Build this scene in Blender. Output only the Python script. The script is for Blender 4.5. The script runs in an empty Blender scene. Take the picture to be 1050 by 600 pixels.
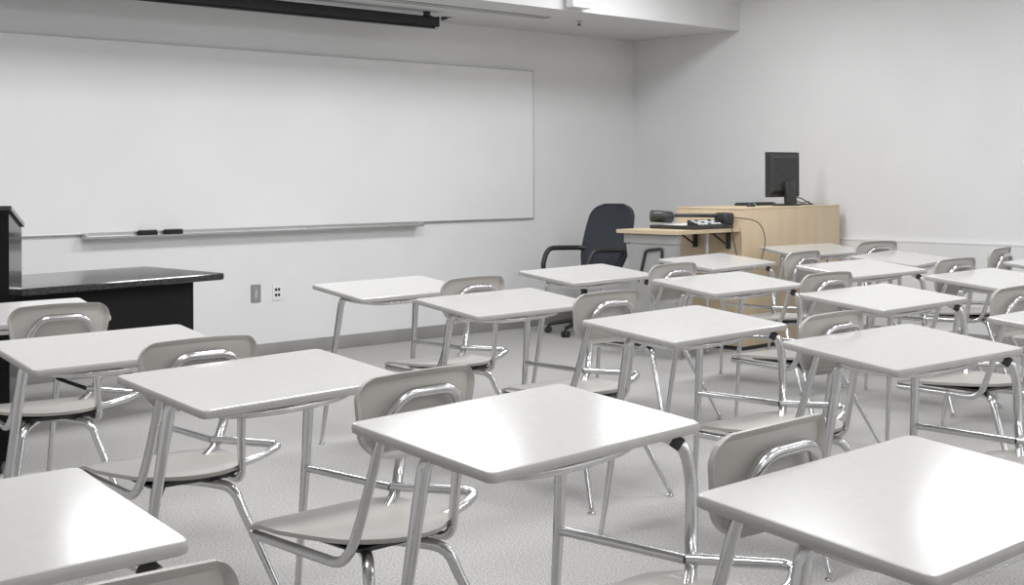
import bpy, bmesh, math, random
from mathutils import Vector, Matrix
random.seed(7)
S = bpy.context.scene
COL = S.collection
PI = math.pi

# ------------------------------------------------------------------ materials
def mat(name, base, rough=0.5, metal=0.0, spec=0.5, coat=0.0, coat_rough=0.1):
    m = bpy.data.materials.new(name); m.use_nodes = True
    b = m.node_tree.nodes['Principled BSDF']
    b.inputs['Base Color'].default_value = (*base, 1)
    b.inputs['Roughness'].default_value = rough
    b.inputs['Metallic'].default_value = metal
    b.inputs['Specular IOR Level'].default_value = spec
    b.inputs['Coat Weight'].default_value = coat
    b.inputs['Coat Roughness'].default_value = coat_rough
    return m

def noisy(m, c1, c2, scale, detail=3.0, bump=0.0, stretch=(1, 1, 1), lo=0.35, hi=0.65, bump_scale=None, dist=0.002):
    nt = m.node_tree; b = nt.nodes['Principled BSDF']
    tc = nt.nodes.new('ShaderNodeTexCoord'); mp = nt.nodes.new('ShaderNodeMapping')
    mp.inputs['Scale'].default_value = stretch
    n = nt.nodes.new('ShaderNodeTexNoise'); n.inputs['Scale'].default_value = scale; n.inputs['Detail'].default_value = detail
    r = nt.nodes.new('ShaderNodeValToRGB')
    r.color_ramp.elements[0].position = lo; r.color_ramp.elements[1].position = hi
    r.color_ramp.elements[0].color = (*c1, 1); r.color_ramp.elements[1].color = (*c2, 1)
    nt.links.new(tc.outputs['Object'], mp.inputs['Vector']); nt.links.new(mp.outputs['Vector'], n.inputs['Vector'])
    nt.links.new(n.outputs['Fac'], r.inputs['Fac']); nt.links.new(r.outputs['Color'], b.inputs['Base Color'])
    if bump:
        n2 = n
        if bump_scale:
            n2 = nt.nodes.new('ShaderNodeTexNoise'); n2.inputs['Scale'].default_value = bump_scale
            nt.links.new(mp.outputs['Vector'], n2.inputs['Vector'])
        bp = nt.nodes.new('ShaderNodeBump'); bp.inputs['Strength'].default_value = bump; bp.inputs['Distance'].default_value = dist
        nt.links.new(n2.outputs['Fac'], bp.inputs['Height']); nt.links.new(bp.outputs['Normal'], b.inputs['Normal'])
    return m

def g(v, warm=0.0):
    return (v * (1 + warm), v, v * (1 - warm * 1.3))

M = {}
M['wall'] = noisy(mat('wall_paint', g(.74), .7), g(.76, .0), g(.785, .0), 2.0, bump=.12, bump_scale=180, dist=.001)
M['soffit'] = noisy(mat('soffit_paint', g(.7), .8), g(.69), g(.71), 3.0, bump=.1, bump_scale=160, dist=.001)
M['wainscot'] = noisy(mat('wainscot_paint', g(.75), .5), g(.74), g(.76), 2.5)
M['ceiling'] = noisy(mat('ceiling_tile', g(.8), .9), g(.76), g(.82), 60)
M['carpet'] = noisy(mat('carpet', g(.5), .95, spec=.1), g(.24, .025), g(.57, .02), 140, detail=6, bump=0, lo=.3, hi=.7)
M['base'] = noisy(mat('vinyl_base', g(.3), .5), g(.27, .03), g(.31, .03), 4)
M['board'] = noisy(mat('whiteboard_enamel', g(.8), .28, spec=.4), g(.80), g(.82), 1.2, lo=.4, hi=.6)
M['alu'] = noisy(mat('brushed_aluminium', g(.6), .35, metal=.85), g(.56), g(.64), 30, stretch=(1, 1, 12))
M['laminate'] = noisy(mat('desk_laminate', g(.62), .15, spec=.42), g(.575, .02), g(.59, .02), 40, lo=.4, hi=.6)
M['edge'] = noisy(mat('desk_edge_band', g(.36), .4), g(.37, .035), g(.39, .035), 20)
M['chrome'] = noisy(mat('chrome', g(.66), .19, metal=1.0), g(.64), g(.67), 3)
M['plastic'] = noisy(mat('grey_plastic', g(.4), .36, spec=.5), g(.455, .045), g(.465, .045), 55, bump=.03, dist=.001)
M['dark'] = noisy(mat('dark_bracket', g(.03), .5), g(.025), g(.04), 30)
M['black'] = noisy(mat('black_laminate', g(.010), .10, spec=.12), g(.009), g(.011), 25)
M['blacktop'] = noisy(mat('black_table_top', g(.02), .10, spec=.8), g(.02), g(.03), 50)
M['matteblack'] = noisy(mat('matte_black_panel', g(.01), .6, spec=.2), g(.009), g(.011), 25)
M['blackpl'] = noisy(mat('black_plastic', g(.03), .4), g(.026), g(.036), 30)
M['felt'] = noisy(mat('eraser_felt', g(.02), .95), g(.015), g(.03), 200, bump=.4)
M['fabric'] = noisy(mat('navy_fabric', (.03, .034, .045), .9, spec=.2), (.045, .05, .062), (.062, .067, .08), 220, bump=.3)
M['wood'] = noisy(mat('maple_veneer', (.5, .4, .28), .42), (.63, .50, .335), (.68, .545, .375), 2.2, detail=5, stretch=(5, 5, .45))
M['greypl'] = noisy(mat('pedestal_grey', g(.36), .5), g(.35, .01), g(.38, .01), 10)
M['monitor'] = noisy(mat('monitor_shell', g(.028), .38), g(.026), g(.034), 20)
M['screen'] = mat('dark_screen', g(.01), .1)
M['white'] = noisy(mat('white_plastic', g(.8), .35), g(.79), g(.82), 10)
M['paper'] = noisy(mat('paper', g(.85), .8), g(.84), g(.87), 10)
M['socket'] = mat('socket_black', g(.01), .5)
M['plate'] = noisy(mat('steel_plate', g(.33), .4, metal=.5), g(.32), g(.36), 20)
M['steel'] = noisy(mat('steel_grey', g(.5), .4, metal=.3), g(.49), g(.54), 20)
M['screentube'] = noisy(mat('screen_tube', g(.008), .5), g(.006), g(.011), 20)
M['lens'] = mat('lens_glass', g(.02), .05, spec=.8)

def emit(name, s):
    m = bpy.data.materials.new(name); m.use_nodes = True
    b = m.node_tree.nodes['Principled BSDF']
    b.inputs['Emission Color'].default_value = (1, .99, .97, 1); b.inputs['Emission Strength'].default_value = s
    return m

# ------------------------------------------------------------------ mesh tools
def finish(name, bm, m, parent=None, smooth=False, mats=None):
    me = bpy.data.meshes.new(name)
    bmesh.ops.recalc_face_normals(bm, faces=bm.faces)
    bm.to_mesh(me); bm.free()
    for x in (mats or [m]):
        me.materials.append(x)
    if smooth:
        for p in me.polygons: p.use_smooth = True
        try: me.set_sharp_from_angle(angle=math.radians(40))
        except Exception: pass
    o = bpy.data.objects.new(name, me); COL.objects.link(o)
    if parent: o.parent = parent
    return o

def add_box(bm, c, d, bevel=0.0, seg=2, rot=None):
    r = bmesh.ops.create_cube(bm, size=1.0)
    vs = r['verts']
    for v in vs: v.co = Vector((v.co.x * d[0], v.co.y * d[1], v.co.z * d[2]))
    if bevel:
        es = list({e for v in vs for e in v.link_edges})
        rr = bmesh.ops.bevel(bm, geom=es, offset=bevel, segments=seg, affect='EDGES', profile=.5)
        vs = list({v for f in rr['faces'] for v in f.verts} | {v for v in vs if v.is_valid})
    mx = Matrix.Translation(Vector(c)) @ (rot.to_4x4() if rot else Matrix.Identity(4))
    for v in vs: v.co = mx @ v.co
    return vs

def box(name, lo, hi, m, parent=None, bevel=0.0, rot=None, smooth=None):
    bm = bmesh.new()
    c = [(a + b) / 2 for a, b in zip(lo, hi)]; d = [abs(b - a) for a, b in zip(lo, hi)]
    add_box(bm, c, d, bevel, rot=rot)
    return finish(name, bm, m, parent, smooth=bool(bevel) if smooth is None else smooth)

def fillet(pts, r, n=6):
    pts = [Vector(p) for p in pts]; out = [pts[0]]
    for i in range(1, len(pts) - 1):
        a, b, c = pts[i - 1], pts[i], pts[i + 1]
        u = a - b; w = c - b
        rr = min(r if not isinstance(r, (list, tuple)) else r[i - 1], u.length * .48, w.length * .48)
        p0 = b + u.normalized() * rr; p1 = b + w.normalized() * rr
        for k in range(n + 1):
            t = k / n
            out.append(p0 * (1 - t) ** 2 + b * 2 * t * (1 - t) + p1 * t * t)
    out.append(pts[-1]); return out

def spline(pts, n=6):
    P = [Vector(p) for p in pts]; P = [P[0] * 2 - P[1]] + P + [P[-1] * 2 - P[-2]]
    out = []
    for i in range(1, len(P) - 2):
        for k in range(n):
            t = k / n
            a, b, c, d = P[i - 1], P[i], P[i + 1], P[i + 2]
            out.append(.5 * (2 * b + (c - a) * t + (2 * a - 5 * b + 4 * c - d) * t * t + (3 * b - a - 3 * c + d) * t ** 3))
    out.append(P[-2]); return out

def add_tube(bm, pts, r, seg=12, caps=True, dome=False):
    """sweep a round section along pts; r is a number or a list (radius at each point)"""
    P = [Vector(p) for p in pts]; n = len(P)
    if isinstance(r, (int, float)): R = [r] * n
    elif len(r) == 2:
        L = [0.0]
        for i in range(1, n): L.append(L[-1] + (P[i] - P[i - 1]).length)
        R = [r[0] + (r[1] - r[0]) * l / L[-1] for l in L]
    else: R = list(r)
    T = []
    for i in range(n):
        t = (P[min(i + 1, n - 1)] - P[max(i - 1, 0)]); T.append(t.normalized())
    if dome:
        for e in (0, -1):
            pass
    up = Vector((0, 0, 1)) if abs(T[0].z) < .9 else Vector((1, 0, 0))
    N = (up - T[0] * up.dot(T[0])).normalized()
    rings = []
    for i in range(n):
        N = (N - T[i] * N.dot(T[i])).normalized(); B = T[i].cross(N)
        rings.append([bm.verts.new(P[i] + (N * math.cos(2 * PI * k / seg) + B * math.sin(2 * PI * k / seg)) * R[i]) for k in range(seg)])
    for i in range(n - 1):
        for k in range(seg):
            bm.faces.new((rings[i][k], rings[i][(k + 1) % seg], rings[i + 1][(k + 1) % seg], rings[i + 1][k]))
    if caps:
        for ring, p, t, rr in ((rings[0], P[0], -T[0], R[0]), (rings[-1], P[-1], T[-1], R[-1])):
            tip = bm.verts.new(p + t * rr * (.6 if dome else .0))
            for k in range(seg): bm.faces.new((ring[k], ring[(k + 1) % seg], tip))

def tube(name, pts, r, m, parent=None, seg=12, dome=False):
    bm = bmesh.new(); add_tube(bm, pts, r, seg, dome=dome)
    return finish(name, bm, m, parent, smooth=True)

def add_lathe(bm, prof, c=(0, 0, 0), seg=20, axis=None):
    """prof: list of (radius, height)"""
    mx = Matrix.Translation(Vector(c)) @ (axis.to_4x4() if axis else Matrix.Identity(4))
    rings = []
    for r, h in prof:
        rings.append([bm.verts.new(mx @ Vector((r * math.cos(2 * PI * k / seg), r * math.sin(2 * PI * k / seg), h))) for k in range(seg)])
    for i in range(len(rings) - 1):
        for k in range(seg):
            bm.faces.new((rings[i][k], rings[i][(k + 1) % seg], rings[i + 1][(k + 1) % seg], rings[i + 1][k]))
    bm.faces.new(rings[0]); bm.faces.new(rings[-1])

def rrect(w, h, r, n=5):
    """rounded rectangle outline, r: one radius or four (++, -+, --, +-)"""
    if isinstance(r, (int, float)): r = [r] * 4
    out = []
    for (sx, sy, a0), rr in zip(((1, 1, 0), (-1, 1, 90), (-1, -1, 180), (1, -1, 270)), r):
        cx, cy = sx * (w / 2 - rr), sy * (h / 2 - rr)
        for k in range(n + 1):
            a = math.radians(a0 + 90 * k / n)
            out.append((cx + rr * math.cos(a), cy + rr * math.sin(a)))
    return out

def extrude_poly(bm, poly3_lo, poly3_hi):
    lo = [bm.verts.new(p) for p in poly3_lo]; hi = [bm.verts.new(p) for p in poly3_hi]
    n = len(lo)
    bm.faces.new(lo[::-1]); bm.faces.new(hi)
    for i in range(n): bm.faces.new((lo[i], lo[(i + 1) % n], hi[(i + 1) % n], hi[i]))

# ------------------------------------------------------------------ things
def tag(o, label, cat, group=None):
    o['label'] = label; o['category'] = cat
    if group: o['group'] = group
    return o

def thing(name, label, cat, loc=(0, 0, 0), rz=0.0, group=None):
    o = bpy.data.objects.new(name, None); COL.objects.link(o)
    o.empty_display_size = .1
    o.location = loc; o.rotation_euler = (0, 0, rz)
    return tag(o, label, cat, group)

def struct(o):
    o['kind'] = 'structure'; return o

def copy_tree(root):
    r = root.copy(); COL.objects.link(r)
    for ch in root.children:
        c = ch.copy(); COL.objects.link(c); c.parent = r
        for sub in ch.children:
            d = sub.copy(); COL.objects.link(d); d.parent = c
    return r

# ------------------------------------------------------------------ the room
YF, XR, HC, HS, YS = 8.310, 9.617, 3.05, 2.600, 7.07      # front wall, right wall, ceiling, soffit underside, soffit face
XL, YB = -1.6, -2.4
struct(box('floor', (XL - .2, YB - .2, -.1), (XR + .2, YF + .2, 0), M['carpet']))
struct(box('ceiling', (XL - .2, YB - .2, HC), (XR + .2, YF + .2, HC + .1), M['ceiling']))
struct(box('wall_front', (XL - .2, YF, 0), (XR + .2, YF + .15, HC), M['wall']))
struct(box('wall_right', (XR, YB - .2, 0), (XR + .15, YF, HC), M['wall']))
struct(box('wall_left', (XL - .15, YB - .2, 0), (XL, YF, HC), M['wall']))
struct(box('wall_back', (XL, YB - .15, 0), (XR, YB, HC), M['wall']))
struct(box('ceiling_soffit', (XL, YS, HS), (XR, YF, HC), M['soffit']))
struct(box('baseboard_front', (XL, YF - .008, 0), (XR - .02, YF, .102), M['base'], bevel=.002))
struct(box('baseboard_right', (XR - .03, YB, 0), (XR - .022, YF, .102), M['base'], bevel=.002))
# wainscot board with a pale cap along the right wall
struct(box('trim_1', (XR - .022, YB, 0), (XR, YF, .783), M['wainscot']))
struct(box('trim_2', (XR - .026, YB, .783), (XR, YF, .803), M['white'], bevel=.003))

# linear slot in the soffit underside
t = thing('slot_diffuser', 'long thin white linear air slot in the soffit underside beside the projection screen', 'air vent', (5.48, 7.513, HS))
bm = bmesh.new()
for y in (-.045, .045): add_box(bm, (0, y, -.003), (4.3, .014, .006))
for x in (-2.15, 2.15): add_box(bm, (x, 0, -.003), (.012, .104, .006))
finish('frame', bm, M['plate'], t)
box('slot', (-2.14, -.006, -.003), (2.14, .006, -.0005), M['blackpl'], t)
box('blade', (-2.14, -.038, -.0025), (2.14, -.006, -.001), M['soffit'], t)
box('blade', (-2.14, .006, -.0025), (2.14, .038, -.001), M['soffit'], t)

t = thing('fire_sprinkler', 'small dark fire sprinkler head hanging from the soffit underside', 'sprinkler', (7.99, 7.485, HS))
bm = bmesh.new(); add_lathe(bm, [(.034, 0), (.034, -.004), (.012, -.012), (.010, -.02)]); finish('escutcheon', bm, M['steel'], t, smooth=True)
bm = bmesh.new(); add_lathe(bm, [(.008, -.012), (.008, -.034), (.020, -.036), (.020, -.039), (.004, -.041)]); finish('deflector', bm, M['dark'], t, smooth=True)

# white fixture on the soffit face
t = thing('wall_speaker', 'small white box fixture mounted on the soffit face', 'wall fixture', (7.40, YS, HS))
box('mount', (-.01, -.03, .03), (.20, 0, .36), M['white'], t, bevel=.005)
box('housing', (-.03, -.105, .015), (.19, -.028, .38), M['white'], t, bevel=.010)
box('lower_lip', (0, -.108, .05), (.18, -.102, .056), M['steel'], t, bevel=.001)

# whiteboard
BX0, BX1, BZ0, BZ1 = .9, 8.257, .949, 2.250
wb = thing('whiteboard', 'long white dry erase board on the front wall above the grey tray', 'whiteboard', (0, YF, 0))
box('board_surface', (BX0 + .012, -.018, BZ0 + .012), (BX1 - .006, -.003, BZ1 - .006), M['board'], wb)
bm = bmesh.new()
add_box(bm, ((BX0 + BX1) / 2, -.011, BZ0 + .006), (BX1 - BX0, .022, .012), .002)
add_box(bm, ((BX0 + BX1) / 2, -.011, BZ1 - .003), (BX1 - BX0, .022, .006), .001)
add_box(bm, (BX1 - .003, -.011, (BZ0 + BZ1) / 2), (.006, .022, BZ1 - BZ0), .001)
add_box(bm, (BX0 + .003, -.011, (BZ0 + BZ1) / 2), (.006, .022, BZ1 - BZ0), .001)
finish('frame', bm, M['alu'], wb, smooth=True)
# pen tray: an angled aluminium section
bm = bmesh.new()
prof = [(-.022, .962), (-.022, .934), (-.085, .922), (-.090, .936), (-.086, .937), (-.080, .929), (-.028, .941), (-.028, .962)]
X0, X1 = 4.045, 6.93
extrude_poly(bm, [(X0, y, z) for y, z in prof], [(X1, y, z) for y, z in prof])
finish('pen_tray', bm, M['alu'], wb)
for x, wd in ((X0, .008), (X1, .008)):
    bm = bmesh.new(); add_box(bm, (x, -.056, .940), (wd, .075, .034), .002); finish('tray_end_cap', bm, M['alu'], wb, smooth=True)

def eraser(label, x):
    e = thing('board_eraser', label, 'eraser', (x, YF - .054, .9365), 0, 'erasers on the pen tray')
    box('felt_pad', (-.064, -.024, .0), (.064, .024, .022), M['felt'], e, bevel=.003)
    box('grip', (-.066, -.02, .022), (.066, .02, .034), M['blackpl'], e, bevel=.006)
eraser('black board eraser on the pen tray, the one nearer the lectern', 4.505)
eraser('black board eraser on the pen tray, the one nearer the office chair', 4.70)

# projection screen under the soffit
SY, SZ = 7.85, 2.525
sc = thing('projection_screen', 'black rolled up projection screen case hanging under the soffit', 'projection screen', (0, SY, 0))
bm = bmesh.new()
poly = [(y, z) for y, z in rrect(.085, .075, .018)]
extrude_poly(bm, [(2.0, y, SZ + z) for y, z in poly], [(6.745, y, SZ + z) for y, z in poly]); finish('case', bm, M['screentube'], sc, smooth=True)
tube('bottom_bar', [(2.05, -.01, SZ - .045), (6.725, -.01, SZ - .045)], .011, M['screentube'], sc)
bm = bmesh.new(); add_box(bm, (6.748, 0, SZ), (.012, .088, .08), .004); finish('end_cap', bm, M['blackpl'], sc, smooth=True)
tube('pull_knob', [(6.725, -.01, SZ - .045), (6.76, -.01, SZ - .045)], .014, M['steel'], sc)
for x in (2.6, 6.66):
    bm = bmesh.new(); add_box(bm, (x, 0, HS - .018), (.03, .05, .036), .002); add_box(bm, (x, 0, SZ + .04), (.06, .06, .01)); finish('mounting_bracket', bm, M['dark'], sc)
bm = bmesh.new(); extrude_poly(bm, [(6.97, .15, HS - .001), (7.07, .14, HS - .001), (7.07, .18, HS - .001), (6.97, .19, HS - .001)], [(6.97, .15, HS - .03), (7.02, .15, HS - .008), (7.02, .17, HS - .008), (6.97, .19, HS - .03)])
o = finish('ceiling_bracket', bm, M['dark']); o.location = (0, SY, 0)
tag(o, 'small black wedge bracket on the soffit beyond the screen end', 'bracket')

# wall plates
def rplate(name, w, h, th, r, m, parent, y0=0, zc=0, xc=0):
    bm = bmesh.new(); pl = rrect(w, h, r, 4)
    extrude_poly(bm, [(xc + x, y0, zc + z) for x, z in pl], [(xc + x, y0 - th, zc + z) for x, z in pl])
    return finish(name, bm, m, parent)
t = thing('wall_plate', 'grey blank metal wall plate low on the front wall', 'wall plate', (5.399, YF, .475))
rplate('cover', .082, .13, .006, .006, M['plate'], t)
rplate('centre_strip', .022, .07, .003, .004, M['steel'], t, y0=-.006)
for z in (-.048, .048): rplate('screw', .008, .008, .002, .0035, M['steel'], t, y0=-.006, zc=z)
t = thing('wall_outlet', 'white wall outlet with black sockets low on the front wall', 'outlet', (5.585, YF, .475))
rplate('cover', .08, .125, .006, .006, M['white'], t)
for x in (-.013, .013):
    for z in (.018, -.022): rplate('socket', .018, .020, .003, .003, M['socket'], t, y0=-.0055, zc=z, xc=x)
rplate('lower_insert', .05, .012, .003, .003, M['white'], t, y0=-.006, zc=-.046)

# ------------------------------------------------------------------ student desks with joined chairs
DA, DB, DTH, DRO, HD = .458, .685, .095, .016, .769
def build_desk():
    root = thing('student_desk', '', 'desk', (0, 0, 0), 0, 'student desks with joined chairs')
    def top_z(x, y): return HD + y * math.tan(DTH) + x * DRO
    # top: white laminate slab and its grey edge band
    bm = bmesh.new(); th = .030
    lay = [(.006, -.0235), (.0008, -.0205), (.0, -.0125), (.0008, -.0050), (.003, -.0015)]
    rings = []
    for ins, dz in lay:
        pl = rrect(DB - 2 * ins, DA - 2 * ins, .019, 6)
        rings.append([bm.verts.new((x, y, top_z(x, y) + dz)) for x, y in pl])
    n = len(rings[0])
    for i in range(len(rings) - 1):
        for k in range(n): bm.faces.new((rings[i][k], rings[i][(k + 1) % n], rings[i + 1][(k + 1) % n], rings[i + 1][k]))
    finish('edge_band', bm, M['edge'], root, smooth=True)
    bm = bmesh.new()
    outs = []
    for ins, dz in ((.006, -.0235), (.003, -.0015), (.006, 0.0)):
        pl = rrect(DB - 2 * ins, DA - 2 * ins, .018, 6)
        outs.append([bm.verts.new((x, y, top_z(x, y) + dz)) for x, y in pl])
    bm.faces.new(outs[0][::-1]); bm.faces.new(outs[2])
    for k in range(n): bm.faces.new((outs[1][k], outs[1][(k + 1) % n], outs[2][(k + 1) % n], outs[2][k]))
    finish('desktop', bm, M['laminate'], root)
    # tube frame under the top, bowed out along the sitter's edge
    tube('top_frame', spline([(-.275, .03, .726), (-.270, -.08, .716), (-.20, -.180, .710), (-.02, -.200, .712), (.14, -.175, .722), (.220, -.06, .736), (.232, .10, .748)], 6), .0115, M['chrome'], root)
    for x, y in ((-.25, .02), (.22, .10), (-.03, -.19)):
        bm = bmesh.new(); add_box(bm, (x, y, top_z(x, y) - .029), (.05, .04, .012), .003)
        finish('mounting_plate', bm, M['steel'], root, smooth=True)
    def glide(p, parent):
        bm = bmesh.new(); add_lathe(bm, [(.0155, 0), (.0165, .003), (.0155, .007), (.008, .011), (.0075, .016), (.0105, .019), (.0105, .024)], (p[0], p[1], 0), 14)
        finish('glide', bm, M['chrome'], parent, smooth=True)
    # front legs
    l = tube('leg', fillet([(-.225, .02, .735), (-.280, .040, .722), (-.362, .105, .022)], .05), (.0178, .009), M['chrome'], root); glide((-.363, .106), l)
    l = tube('leg', [(.236, .122, .748), (.212, .114, .46), (.165, .102, .022)], (.0170, .009), M['chrome'], root); glide((.164, .102), l)
    # rear legs, bending out from under the seat
    CX = .010
    for s in (1, -1):
        l = tube('leg', spline([(CX + s * .03, -.44, .392), (CX + s * .085, -.545, .391), (CX + s * .125, -.605, .372), (CX + s * .150, -.645, .29), (CX + s * .222, -.775, .022)], 6), (.0182, .009), M['chrome'], root); glide((CX + s * .223, -.776), l)
    # right side: stretcher from the front leg, rear post and the hooked connecting tube
    tube('stretcher', [(.212, .11, .462), (.232, -.262, .462)], .0115, M['chrome'], root)
    bm = bmesh.new(); add_tube(bm, [(.277, -.190, .7165), (.288, -.208, .703)], .0165, 12); finish('post_clamp', bm, M['dark'], root, smooth=True)
    tube('post', spline([(.264, -.168, .727), (.290, -.210, .698), (.303, -.222, .63), (.296, -.230, .55), (.275, -.244, .488), (.232, -.276, .440), (.15, -.325, .400)], 6), .0155, M['chrome'], root)
    tube('connecting_tube', fillet([(.232, -.262, .464), (.385, -.452, .456), (.285, -.505, .440), (.10, -.50, .408)], [.04, .05]), .0128, M['chrome'], root)
    # seat: a moulded shell, straight in front, rounded behind, dished in the middle
    sx0, sx1, sy0, sy1 = CX - .222, CX + .222, -.635, -.165; scx = CX + .022
    bm = bmesh.new(); NU, NV = 26, 22
    def seat_pt(u, v):        # u -1..1 across, v 0..1 from back to front
        taper = .78 + .22 * min(1, v / .6) ** .8
        yb = .095 * (abs(u) ** 2.2) * (1 - v) ** 1.2
        yf = -.030 * abs(u) ** 8 * v ** 4
        y = sy0 + (sy1 - sy0) * v + yb + yf
        x = scx + u * .222 * taper
        z = .432 - .010 * (1 - u * u) * math.sin(PI * min(1, v * 1.05)) + .010 * (1 - v) ** 2 - .014 * max(0, v - .84) / .16
        return Vector((x, y, z))
    top = [[bm.verts.new(seat_pt(-1 + 2 * i / NU, j / NV)) for i in range(NU + 1)] for j in range(NV + 1)]
    bot = [[bm.verts.new(seat_pt((-1 + 2 * i / NU) * .985, .01 + .98 * j / NV) - Vector((0, 0, .012))) for i in range(NU + 1)] for j in range(NV + 1)]
    for A in (top, bot):
        for j in range(NV):
            for i in range(NU): bm.faces.new((A[j][i], A[j][i + 1], A[j + 1][i + 1], A[j + 1][i]))
    edge = [(0, i) for i in range(NU)] + [(j, NU) for j in range(NV)] + [(NV, i) for i in range(NU, 0, -1)] + [(j, 0) for j in range(NV, 0, -1)]
    for k in range(len(edge)):
        a, b = edge[k], edge[(k + 1) % len(edge)]
        bm.faces.new((top[a[0]][a[1]], bot[a[0]][a[1]], bot[b[0]][b[1]], top[b[0]][b[1]]))
    finish('seat', bm, M['plastic'], root, smooth=True)
    # dark tray under the seat
    bm = bmesh.new(); pl = rrect(.27, .30, .03, 4)
    extrude_poly(bm, [(scx + x, -.40 + y, .400) for x, y in pl], [(scx + x * 1.16, -.40 + y * 1.06, .414) for x, y in pl])
    finish('seat_pan', bm, M['dark'], root)
    # one tube: along the seat sides, up, and in an arch behind the backrest
    left = [(CX - .178, -.185, .394), (CX - .172, -.575, .388), (CX - .150, -.610, .50), (CX - .126, -.668, .730), (CX - .082, -.687, .806)]
    right = [(2 * CX - x, y, z) for x, y, z in left[::-1]]
    tube('back_tube', fillet(left + right, [.055, .10, .09, .05, .05, .09, .10, .055], 7), .0132, M['chrome'], root, dome=True)
    # backrest: rounded shield, curved round the sitter, its rim turned back
    W, Z0, Z1 = .190, .642, .845
    def outline_half(v):
        z = v * (Z1 - Z0); w = W * (.86 + .14 * min(1, v / .75)); rt, rb = .048, .078
        hh = Z1 - Z0
        if z > hh - rt: q = (z - hh + rt) / rt; return w - rt * (1 - math.sqrt(max(0, 1 - q * q)))
        if z < rb: q = (rb - z) / rb; return w - rb * 1.1 * (1 - math.sqrt(max(0, 1 - q * q)))
        return w
    NU, NV = 30, 22
    VS = [.5 - .5 * math.cos(PI * j / NV) for j in range(NV + 1)]; US = [math.sin(PI / 2 * (-1 + 2 * i / NU)) for i in range(NU + 1)]
    def back_pt(u, v, off, ins=0.0):
        hw = outline_half(min(max(v, .004), .996)) - ins; x = u * hw
        z = Z0 + (Z1 - Z0) * v + (.013 * (1 - (x / W) ** 2)) * v
        d = min(hw - abs(x), v * (Z1 - Z0), (1 - v) * (Z1 - Z0))
        lip = .016 * max(0.0, 1 - d / .016) ** .8
        y = -.622 - (z - Z0) * .20 + .034 * (x / W) ** 2 - .008 * math.sin(PI * v)
        return Vector((CX + x, y + off - lip, z))
    bm = bmesh.new()
    F = [[bm.verts.new(back_pt(u, v, .0055)) for u in US] for v in VS]
    K = [[bm.verts.new(back_pt(u, v, -.0055, .001)) for u in US] for v in VS]
    for A in (F, K):
        for j in range(NV):
            for i in range(NU): bm.faces.new((A[j][i], A[j][i + 1], A[j + 1][i + 1], A[j + 1][i]))
    edge = [(0, i) for i in range(NU)] + [(j, NU) for j in range(NV)] + [(NV, i) for i in range(NU, 0, -1)] + [(j, 0) for j in range(NV, 0, -1)]
    for k in range(len(edge)):
        a, b = edge[k], edge[(k + 1) % len(edge)]
        bm.faces.new((F[a[0]][a[1]], K[a[0]][a[1]], K[b[0]][b[1]], F[b[0]][b[1]]))
    finish('backrest', bm, M['plastic'], root, smooth=True)
    return root

DESKS = [
 # X, Y, turn, label
 (2.132, 1.186, -0.033, 'student desk cropped by the bottom right of the picture, glare on its white top'),
 (2.126, 2.150, 0.013, 'student desk at the front centre of the picture, bright glare across its white top'),
 (2.095, 3.170, 0.005, 'student desk directly ahead of the front centre one that has the bright glare'),
 (2.125, 4.134, -0.095, 'student desk second in the line that starts beside the black lectern'),
 (2.351, 5.440, -0.165, 'student desk beside the black lectern, closest to the black teacher table'),
 (0.774, 2.128, -0.068, 'student desk cut off by the bottom left corner of the picture, bright white top'),
 (3.956, 2.255, -0.112, 'student desk fourth in the line that starts by the two wall outlets'),
 (3.989, 3.188, -0.018, 'student desk third in the line that starts by the two wall outlets'),
 (4.109, 4.306, -0.069, 'student desk second in the line that starts by the two wall outlets'),
 (4.253, 5.288, -0.064, 'student desk foremost before the bare front wall, nearest the two wall outlets'),
 (5.621, 5.206, -0.044, 'student desk closest to the black office chair, partly hiding its seat'),
 (5.644, 4.230, -0.112, 'student desk second in the line that starts at the black office chair'),
 (5.478, 3.220, -0.069, 'student desk third in the line that starts at the black office chair'),
 (5.127, 2.143, -0.063, 'student desk half cut by the right picture edge, fourth from the black office chair'),
 (6.994, 5.324, 0.009, 'student desk in front of the wooden side shelf with the document camera'),
 (7.059, 4.300, -0.120, 'student desk second in the line that begins at the document camera shelf'),
 (6.842, 3.345, -0.068, 'student desk third in the line from the document camera shelf, near the right edge'),
 (8.556, 5.606, -0.280, 'student desk pushed up close to the light wood cabinet under the monitor'),
 (8.092, 4.613, 0.120, 'turned student desk beside the white wainscot, second behind the wood cabinet'),
 (8.185, 3.560, -0.063, 'student desk by the wainscot at the far right edge, third behind the wood cabinet'),
]
proto = build_desk()
for i, (x, y, r, lab) in enumerate(DESKS):
    d = proto if i == 0 else copy_tree(proto)
    d.location = (x, y, 0); d.rotation_euler = (0, 0, r); d['label'] = lab

# ------------------------------------------------------------------ teacher table and lectern
tt = thing('teacher_table', 'black teacher table with glossy top in front of the whiteboard', 'table', (4.13, 6.67, 0), math.radians(9))
TL, TW = 1.50, .88
bm = bmesh.new(); pl = rrect(TL, TW, .02, 4)
rings = []
for ins, z in ((.006, .737), (0, .742), (0, .770), (.004, .775)):
    pp = rrect(TL - 2 * ins, TW - 2 * ins, .02, 4); rings.append([bm.verts.new((x - TL / 2 + (.12 * (y / TW + .5) if x > 0 else 0), y + TW / 2, z)) for x, y in pp])
n = len(rings[0])
for i in range(3):
    for k in range(n): bm.faces.new((rings[i][k], rings[i][(k + 1) % n], rings[i + 1][(k + 1) % n], rings[i + 1][k]))
bm.faces.new(rings[0][::-1]); bm.faces.new(rings[-1]); finish('tabletop', bm, M['blacktop'], tt)
box('modesty_panel', (-1.40, .105, .37), (-.145, .125, .737), M['matteblack'], tt, bevel=.002)
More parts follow.
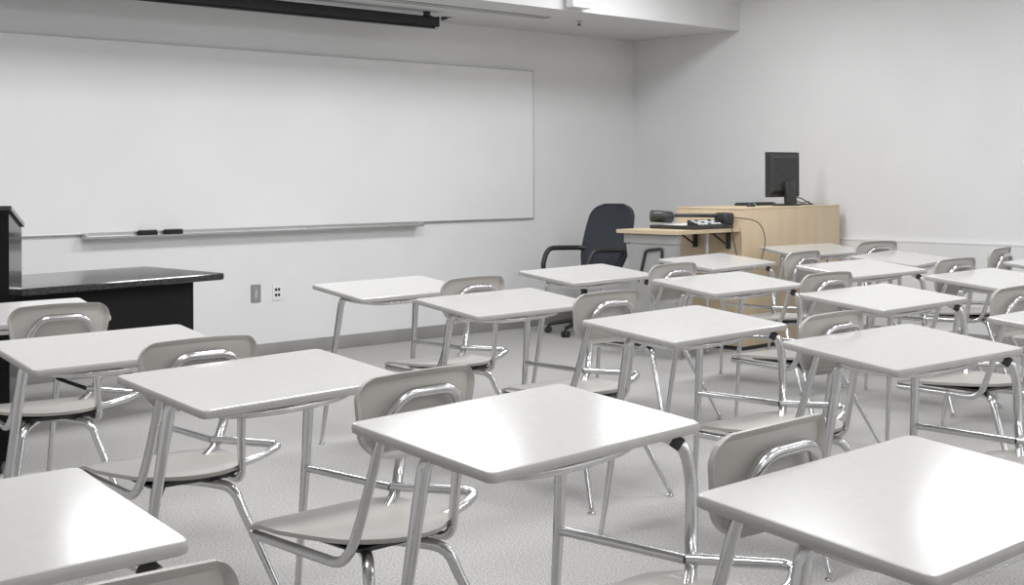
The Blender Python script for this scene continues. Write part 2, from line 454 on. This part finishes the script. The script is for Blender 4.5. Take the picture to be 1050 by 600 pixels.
for x in (-1.42, -.155):
    box('side_panel', (x, .125, .37), (x + .025, .74, .737), M['matteblack'], tt, bevel=.002)
for x in (-1.407, -.142):
    for y in (.17, .70): tube('leg', [(x, y, .40), (x, y, .004)], .022, M['black'], tt)

th_l = math.radians(-31)
lc = thing('lectern', 'tall black lectern with sloped top at the end of the teacher table', 'lectern', (2.510, 5.851, 0), th_l)
LW, LD, LH, LH2 = .56, .42, 1.182, 1.096      # local: front right foot at the origin, x to -LW, y to LD
bm = bmesh.new()
pr = [(0, .06), (LD, .06), (LD, LH2), (0, LH)]
extrude_poly(bm, [(-LW, y, z) for y, z in pr], [(0, y, z) for y, z in pr]); finish('body', bm, M['black'], lc)
bm = bmesh.new(); sl = (LH2 - LH) / LD
pr = [(-.012, LH - .012 * sl), (LD + .012, LH2 + .012 * sl), (LD + .012, LH2 + .012 * sl + .02), (-.012, LH - .012 * sl + .02)]
extrude_poly(bm, [(-LW - .012, y, z) for y, z in pr], [(.012, y, z) for y, z in pr]); finish('top', bm, M['blacktop'], lc)
for x in (-LW + .05, -.05):
    for y in (.045, LD - .045):
        bm = bmesh.new(); add_tube(bm, [(x - .012, y, .028), (x + .012, y, .028)], .028, 14); add_box(bm, (x, y, .052), (.036, .03, .018), .002); finish('caster', bm, M['blackpl'], lc, smooth=True)

# ------------------------------------------------------------------ office chair
oc = thing('office_chair', 'black upholstered office armchair on casters in the room corner', 'office chair', (8.18, 7.62, 0), math.radians(176))
# local: +x is where the sitter looks
bm = bmesh.new()
NU, NV = 20, 26
def ob(u, v, off):
    z = .50 + .585 * v
    hw = .245 + .040 * math.sin(PI * min(1, v * .9)) - .02 * v
    if v > .76: hw *= math.sqrt(max(.0, 1 - ((v - .76) / .245) ** 3)) * .8 + .2
    if v < .25: hw *= .86 + .14 * v / .25
    y = u * hw
    x = -.235 - .17 * v + .05 * u * u + .018 * math.sin(PI * 2.2 * v) * (1 - u * u)
    return Vector((x + off * (1 - .55 * abs(u) ** 3), y, z))
F = [[bm.verts.new(ob(-1 + 2 * i / NU, j / NV, .045)) for i in range(NU + 1)] for j in range(NV + 1)]
K = [[bm.verts.new(ob(-1 + 2 * i / NU, j / NV, -.045)) for i in range(NU + 1)] for j in range(NV + 1)]
for A in (F, K):
    for j in range(NV):
        for i in range(NU): bm.faces.new((A[j][i], A[j][i + 1], A[j + 1][i + 1], A[j + 1][i]))
edge = [(0, i) for i in range(NU)] + [(j, NU) for j in range(NV)] + [(NV, i) for i in range(NU, 0, -1)] + [(j, 0) for j in range(NV, 0, -1)]
for k in range(len(edge)):
    a, b = edge[k], edge[(k + 1) % len(edge)]
    bm.faces.new((F[a[0]][a[1]], K[a[0]][a[1]], K[b[0]][b[1]], F[b[0]][b[1]]))
finish('backrest', bm, M['fabric'], oc, smooth=True)
bm = bmesh.new(); add_box(bm, (.0, 0, .465), (.48, .48, .085), .035, 4); finish('seat', bm, M['fabric'], oc, smooth=True)
for s in (1, -1):
    y = s * .275
    tube('armrest', fillet([(-.235, y * .86, .70), (-.18, y, .705), (.165, y, .715), (.225, y, .56), (.17, y, .455), (-.02, y * .88, .425)], [.04, .075, .09, .06]), .021, M['blackpl'], oc, seg=10)
tube('column', [(0, 0, .11), (0, 0, .43)], .028, M['blackpl'], oc)
bm = bmesh.new()
for k in range(5):
    a = 2 * PI * k / 5 + .3
    add_tube(bm, [(0, 0, .125), (.15 * math.cos(a), .15 * math.sin(a), .105), (.30 * math.cos(a), .30 * math.sin(a), .075)], (.026, .016), 10)
finish('star_base', bm, M['blackpl'], oc, smooth=True)
for k in range(5):
    a = 2 * PI * k / 5 + .3; cx, cy = .31 * math.cos(a), .31 * math.sin(a); px, py = -math.sin(a), math.cos(a)
    bm = bmesh.new()
    for s in (-1, 1): add_tube(bm, [(cx + px * .006 * s, cy + py * .006 * s, .028), (cx + px * .03 * s, cy + py * .03 * s, .028)], .028, 14)
    add_tube(bm, [(cx, cy, .03), (cx, cy, .075)], .010, 8); finish('caster', bm, M['blackpl'], oc, smooth=True)

# ------------------------------------------------------------------ teacher station in the corner
CX0, CX1, CY0, CY1, CZ = 8.20, 9.53, 6.010, 6.640, 1.065
cb = thing('wood_cabinet', 'light wood cabinet against the white wainscot carrying the monitor', 'cabinet', (CX0, CY0, 0))
W, D = CX1 - CX0, CY1 - CY0
box('front_panel', (0, 0, .03), (W, .02, CZ - .002), M['wood'], cb, bevel=.0015)
box('side_panel', (0, .02, .03), (.02, D, CZ - .002), M['wood'], cb, bevel=.0015)
box('side_panel', (W - .02, .02, .03), (W, D, CZ - .002), M['wood'], cb, bevel=.0015)
box('worktop', (-.002, -.002, CZ - .002), (W + .002, D, CZ + .012), M['wood'], cb, bevel=.002)
box('shelf', (.02, .02, .50), (W - .02, D - .02, .52), M['wood'], cb)
box('plinth', (.01, .01, 0), (W - .01, D, .03), M['blackpl'], cb)

SZT = .926
sh = thing('side_shelf', 'light wood side shelf on black brackets joined to the cabinet end', 'shelf', (CX0, CY0, 0))
SX0, SYN, SYF = 7.43 - CX0, 6.02 - CY0, 6.60 - CY0
bm = bmesh.new(); pl = rrect(-SX0 - .004, SYF - SYN, .012, 3)
SXC = SX0 / 2 - .002
extrude_poly(bm, [(SXC + x, (SYN + SYF) / 2 + y, SZT - .026) for x, y in pl], [(SXC + x, (SYN + SYF) / 2 + y, SZT) for x, y in pl]); finish('shelf_board', bm, M['wood'], sh)
for y in (.12, .44):
    bm = bmesh.new()
    add_box(bm, (-.016, y, SZT - .092), (.028, .028, .132), .002)
    add_box(bm, (-.115, y, SZT - .034), (.22, .028, .014), .002)
    add_tube(bm, [(-.20, y, SZT - .042), (-.02, y, SZT - .135)], .008, 8)
    finish('bracket', bm, M['dark'], sh, smooth=True)
tube('leg', [(-.27, .13, SZT - .026), (-.27, .13, .003)], .016, M['steel'], sh)
# grey pedestal under the outer end of the shelf
pd = thing('file_pedestal', 'grey pedestal under the outer end of the wooden side shelf', 'pedestal', (7.47, 6.06, 0))
bm = bmesh.new()
pr = [(0, 0), (.36, 0), (.47, .82), (0, .82)]
extrude_poly(bm, [(0.0, y, z) for y, z in pr], [(.05, y, z) for y, z in pr]); finish('body', bm, M['greypl'], pd)
box('lid', (-.006, -.004, .826), (.056, .49, .898), M['greypl'], pd, bevel=.006)
bm = bmesh.new()
add_tube(bm, fillet([(-.008, .34, .55), (-.008, .275, .775), (-.008, .12, .795), (-.008, .13, .50)], .02, 4), .011, 8)
finish('pull_frame', bm, M['blackpl'], pd, smooth=True)

# document camera folded on its base
dc = thing('document_camera', 'folded dark grey document camera lying on the wooden side shelf', 'document camera', (7.69, 6.06, SZT), math.radians(-4))
box('base', (0, 0, .002), (.43, .46, .026), M['monitor'], dc, bevel=.006)
box('light_stage', (.06, .17, .026), (.40, .44, .030), M['paper'], dc, bevel=.001)
bm = bmesh.new(); pr = [(.005, .024), (.13, .024), (.13, .068), (.01, .032)]
extrude_poly(bm, [(.06, y, z) for y, z in pr], [(.35, y, z) for y, z in pr]); finish('control_panel', bm, M['blackpl'], dc)
rx = Matrix.Rotation(math.atan2(.036, .12), 3, 'X')
for k in range(7):
    for j in range(3):
        if (k + j) % 4 == 3: continue
        bm = bmesh.new(); yy = .035 + .032 * j
        add_box(bm, (.09 + .036 * k, yy, .032 + (yy - .01) * .3 + .001), (.026, .020, .006), .002, rot=rx); finish('button', bm, M['white'], dc, smooth=True)
bm = bmesh.new(); add_box(bm, (.415, .08, .07), (.10, .13, .095), .022, 3); finish('pivot_block', bm, M['blackpl'], dc, smooth=True)
tube('arm', [(.40, .09, .095), (.10, .38, .098)], .0155, M['monitor'], dc)
d = Vector((-.6, .45, .05)).normalized(); c = Vector((.07, .40, .088))
h1 = tube('camera_head', [c - d * .085, c - d * .075, c + d * .075, c + d * .085], [.036, .044, .046, .040], M['monitor'], dc, seg=18)
tube('lens_ring', [c - d * .092, c - d * .084], .030, M['lens'], h1, seg=18)
tube('cable', spline([(.36, .012, .03), (.37, -.03, .01), (.375, -.045, -.08), (.41, -.045, -.20), (.46, -.02, -.27)], 6), .0035, M['blackpl'], dc, seg=8)
tube('cable', spline([(.455, .06, .085), (.54, -.13, .05), (.585, -.17, -.07), (.56, -.17, -.19), (.50, -.165, -.30)], 6), .0035, M['blackpl'], dc, seg=8)
pp = box('paper_sheet', (7.82, 6.27, SZT + .0305), (8.02, 6.44, SZT + .032), M['paper']); tag(pp, 'white paper sheet lying on the document camera stage', 'paper')

# monitor seen from behind
mn = thing('computer_monitor', 'black computer monitor on the wood cabinet, seen from behind', 'monitor', (9.05, 6.22, CZ + .0125), math.radians(-4))
bm = bmesh.new()
def slab(bm, w, h, y0, y1, zc, ins):
    a = rrect(w, h, .008, 3); b = rrect(w - 2 * ins, h - 2 * ins, .008, 3)
    extrude_poly(bm, [(x, y1, zc + z) for x, z in a], [(x, y0, zc + z) for x, z in b])
RT = Matrix.Rotation(math.radians(4), 4, 'X')
slab(bm, .40, .365, .0, .03, .250, .004); finish('shell', bm, M['monitor'], mn).data.transform(Matrix.Identity(4))
bm = bmesh.new(); slab(bm, .36, .32, -.022, .002, .252, .03); finish('rear_cover', bm, M['monitor'], mn)
bm = bmesh.new(); slab(bm, .37, .335, .030, .0315, .252, .001); finish('screen', bm, M['screen'], mn)
bm = bmesh.new(); add_box(bm, (.03, -.035, .095), (.115, .05, .19), .012, 3, Matrix.Rotation(math.radians(-6), 3, 'X')); finish('stand', bm, M['blackpl'], mn, smooth=True)
bm = bmesh.new(); add_box(bm, (.03, -.026, .145), (.16, .02, .06), .006); finish('hinge_cover', bm, M['screentube'], mn, smooth=True)
bm = bmesh.new(); add_lathe(bm, [(.115, 0), (.115, .008), (.10, .014)], (.03, 0, 0), 28); finish('stand_foot', bm, M['blackpl'], mn, smooth=True)
for k, pts in enumerate(([(.10, -.02, .07), (.16, -.05, .055), (.24, -.06, .02), (.31, -.05, .006), (.36, .02, .005)], [(.09, -.015, .05), (.15, -.06, .02), (.22, -.07, .03), (.28, -.03, .008), (.30, .08, .005)])):
    tube('cable', spline(pts, 6), .0045, M['blackpl'], mn, seg=8)
ms = thing('computer_mouse', 'black and white computer mouse on the wood cabinet top', 'mouse', (8.575, 6.20, CZ + .0122), .3)
bm = bmesh.new(); bmesh.ops.create_uvsphere(bm, u_segments=18, v_segments=10, radius=1)
for v in bm.verts: v.co = Vector((v.co.x * .058, v.co.y * .033, max(0, v.co.z) * .036))
finish('shell', bm, M['blackpl'], ms, smooth=True)
bm = bmesh.new(); bmesh.ops.create_uvsphere(bm, u_segments=14, v_segments=8, radius=1)
for v in bm.verts: v.co = Vector((.034 + v.co.x * .028, v.co.y * .030, .002 + max(0, v.co.z) * .030))
finish('button_plate', bm, M['white'], ms, smooth=True)
kb = thing('keyboard', 'low dark keyboard on the wood cabinet before the monitor', 'keyboard', (9.0, 6.46, CZ + .0122))
box('case', (-.2, -.06, 0), (.2, .07, .018), M['blackpl'], kb, bevel=.004)
box('keys', (-.19, -.05, .018), (.19, .06, .024), M['monitor'], kb, bevel=.002)

# ------------------------------------------------------------------ lights: ceiling troffers
LIGHTS = [(x, y) for x in (1.4, 3.5, 5.6, 7.7) for y in (-1.7, .9, 3.5, 6.1)]
PW = 46
for i, (x, y) in enumerate(LIGHTS):
    t = thing('ceiling_light', 'white recessed fluorescent ceiling light panel over the student desks', 'ceiling light', (x, y, HC), 0, 'fluorescent ceiling panels')
    bm = bmesh.new()
    for s in (-1, 1):
        add_box(bm, (0, s * .29, -.008), (.93, .03, .016)); add_box(bm, (s * .45, 0, -.008), (.03, .55, .016))
    finish('frame', bm, M['white'], t)
    L = bpy.data.lights.new('ceiling_lamp', 'AREA'); L.shape = 'RECTANGLE'; L.size = .86; L.size_y = .54; L.energy = PW * (1.08 if y > 5 else 1.0 if y > 2 else .72); L.color = (.975, .985, 1)
    lo = bpy.data.objects.new('ceiling_lamp', L); COL.objects.link(lo); lo.location = (0, 0, -.012); lo.parent = t

w = bpy.data.worlds.new('World'); S.world = w; w.use_nodes = True
w.node_tree.nodes['Background'].inputs['Color'].default_value = (1, 1, 1, 1)
w.node_tree.nodes['Background'].inputs['Strength'].default_value = .3

# ------------------------------------------------------------------ camera: level, shifted down
AZ, ROLL = .8038, -.0045
cam = bpy.data.cameras.new('camera'); co = bpy.data.objects.new('camera', cam); COL.objects.link(co)
co.location = (0, 0, 1.33)
co.rotation_euler = (Matrix.Rotation(AZ - PI / 2, 3, 'Z') @ Matrix.Rotation(PI / 2, 3, 'X') @ Matrix.Rotation(ROLL, 3, 'Z')).to_euler()
cam.sensor_width = 36; cam.lens = 36 * 1364 / 1050
cam.shift_y = -(300 - 180) / 1050
cam.clip_start = .05
S.camera = co
v = S.view_settings
v.view_transform = 'Standard'; v.look = 'None'; v.gamma = 1; v.use_curve_mapping = False
v.exposure = -.64
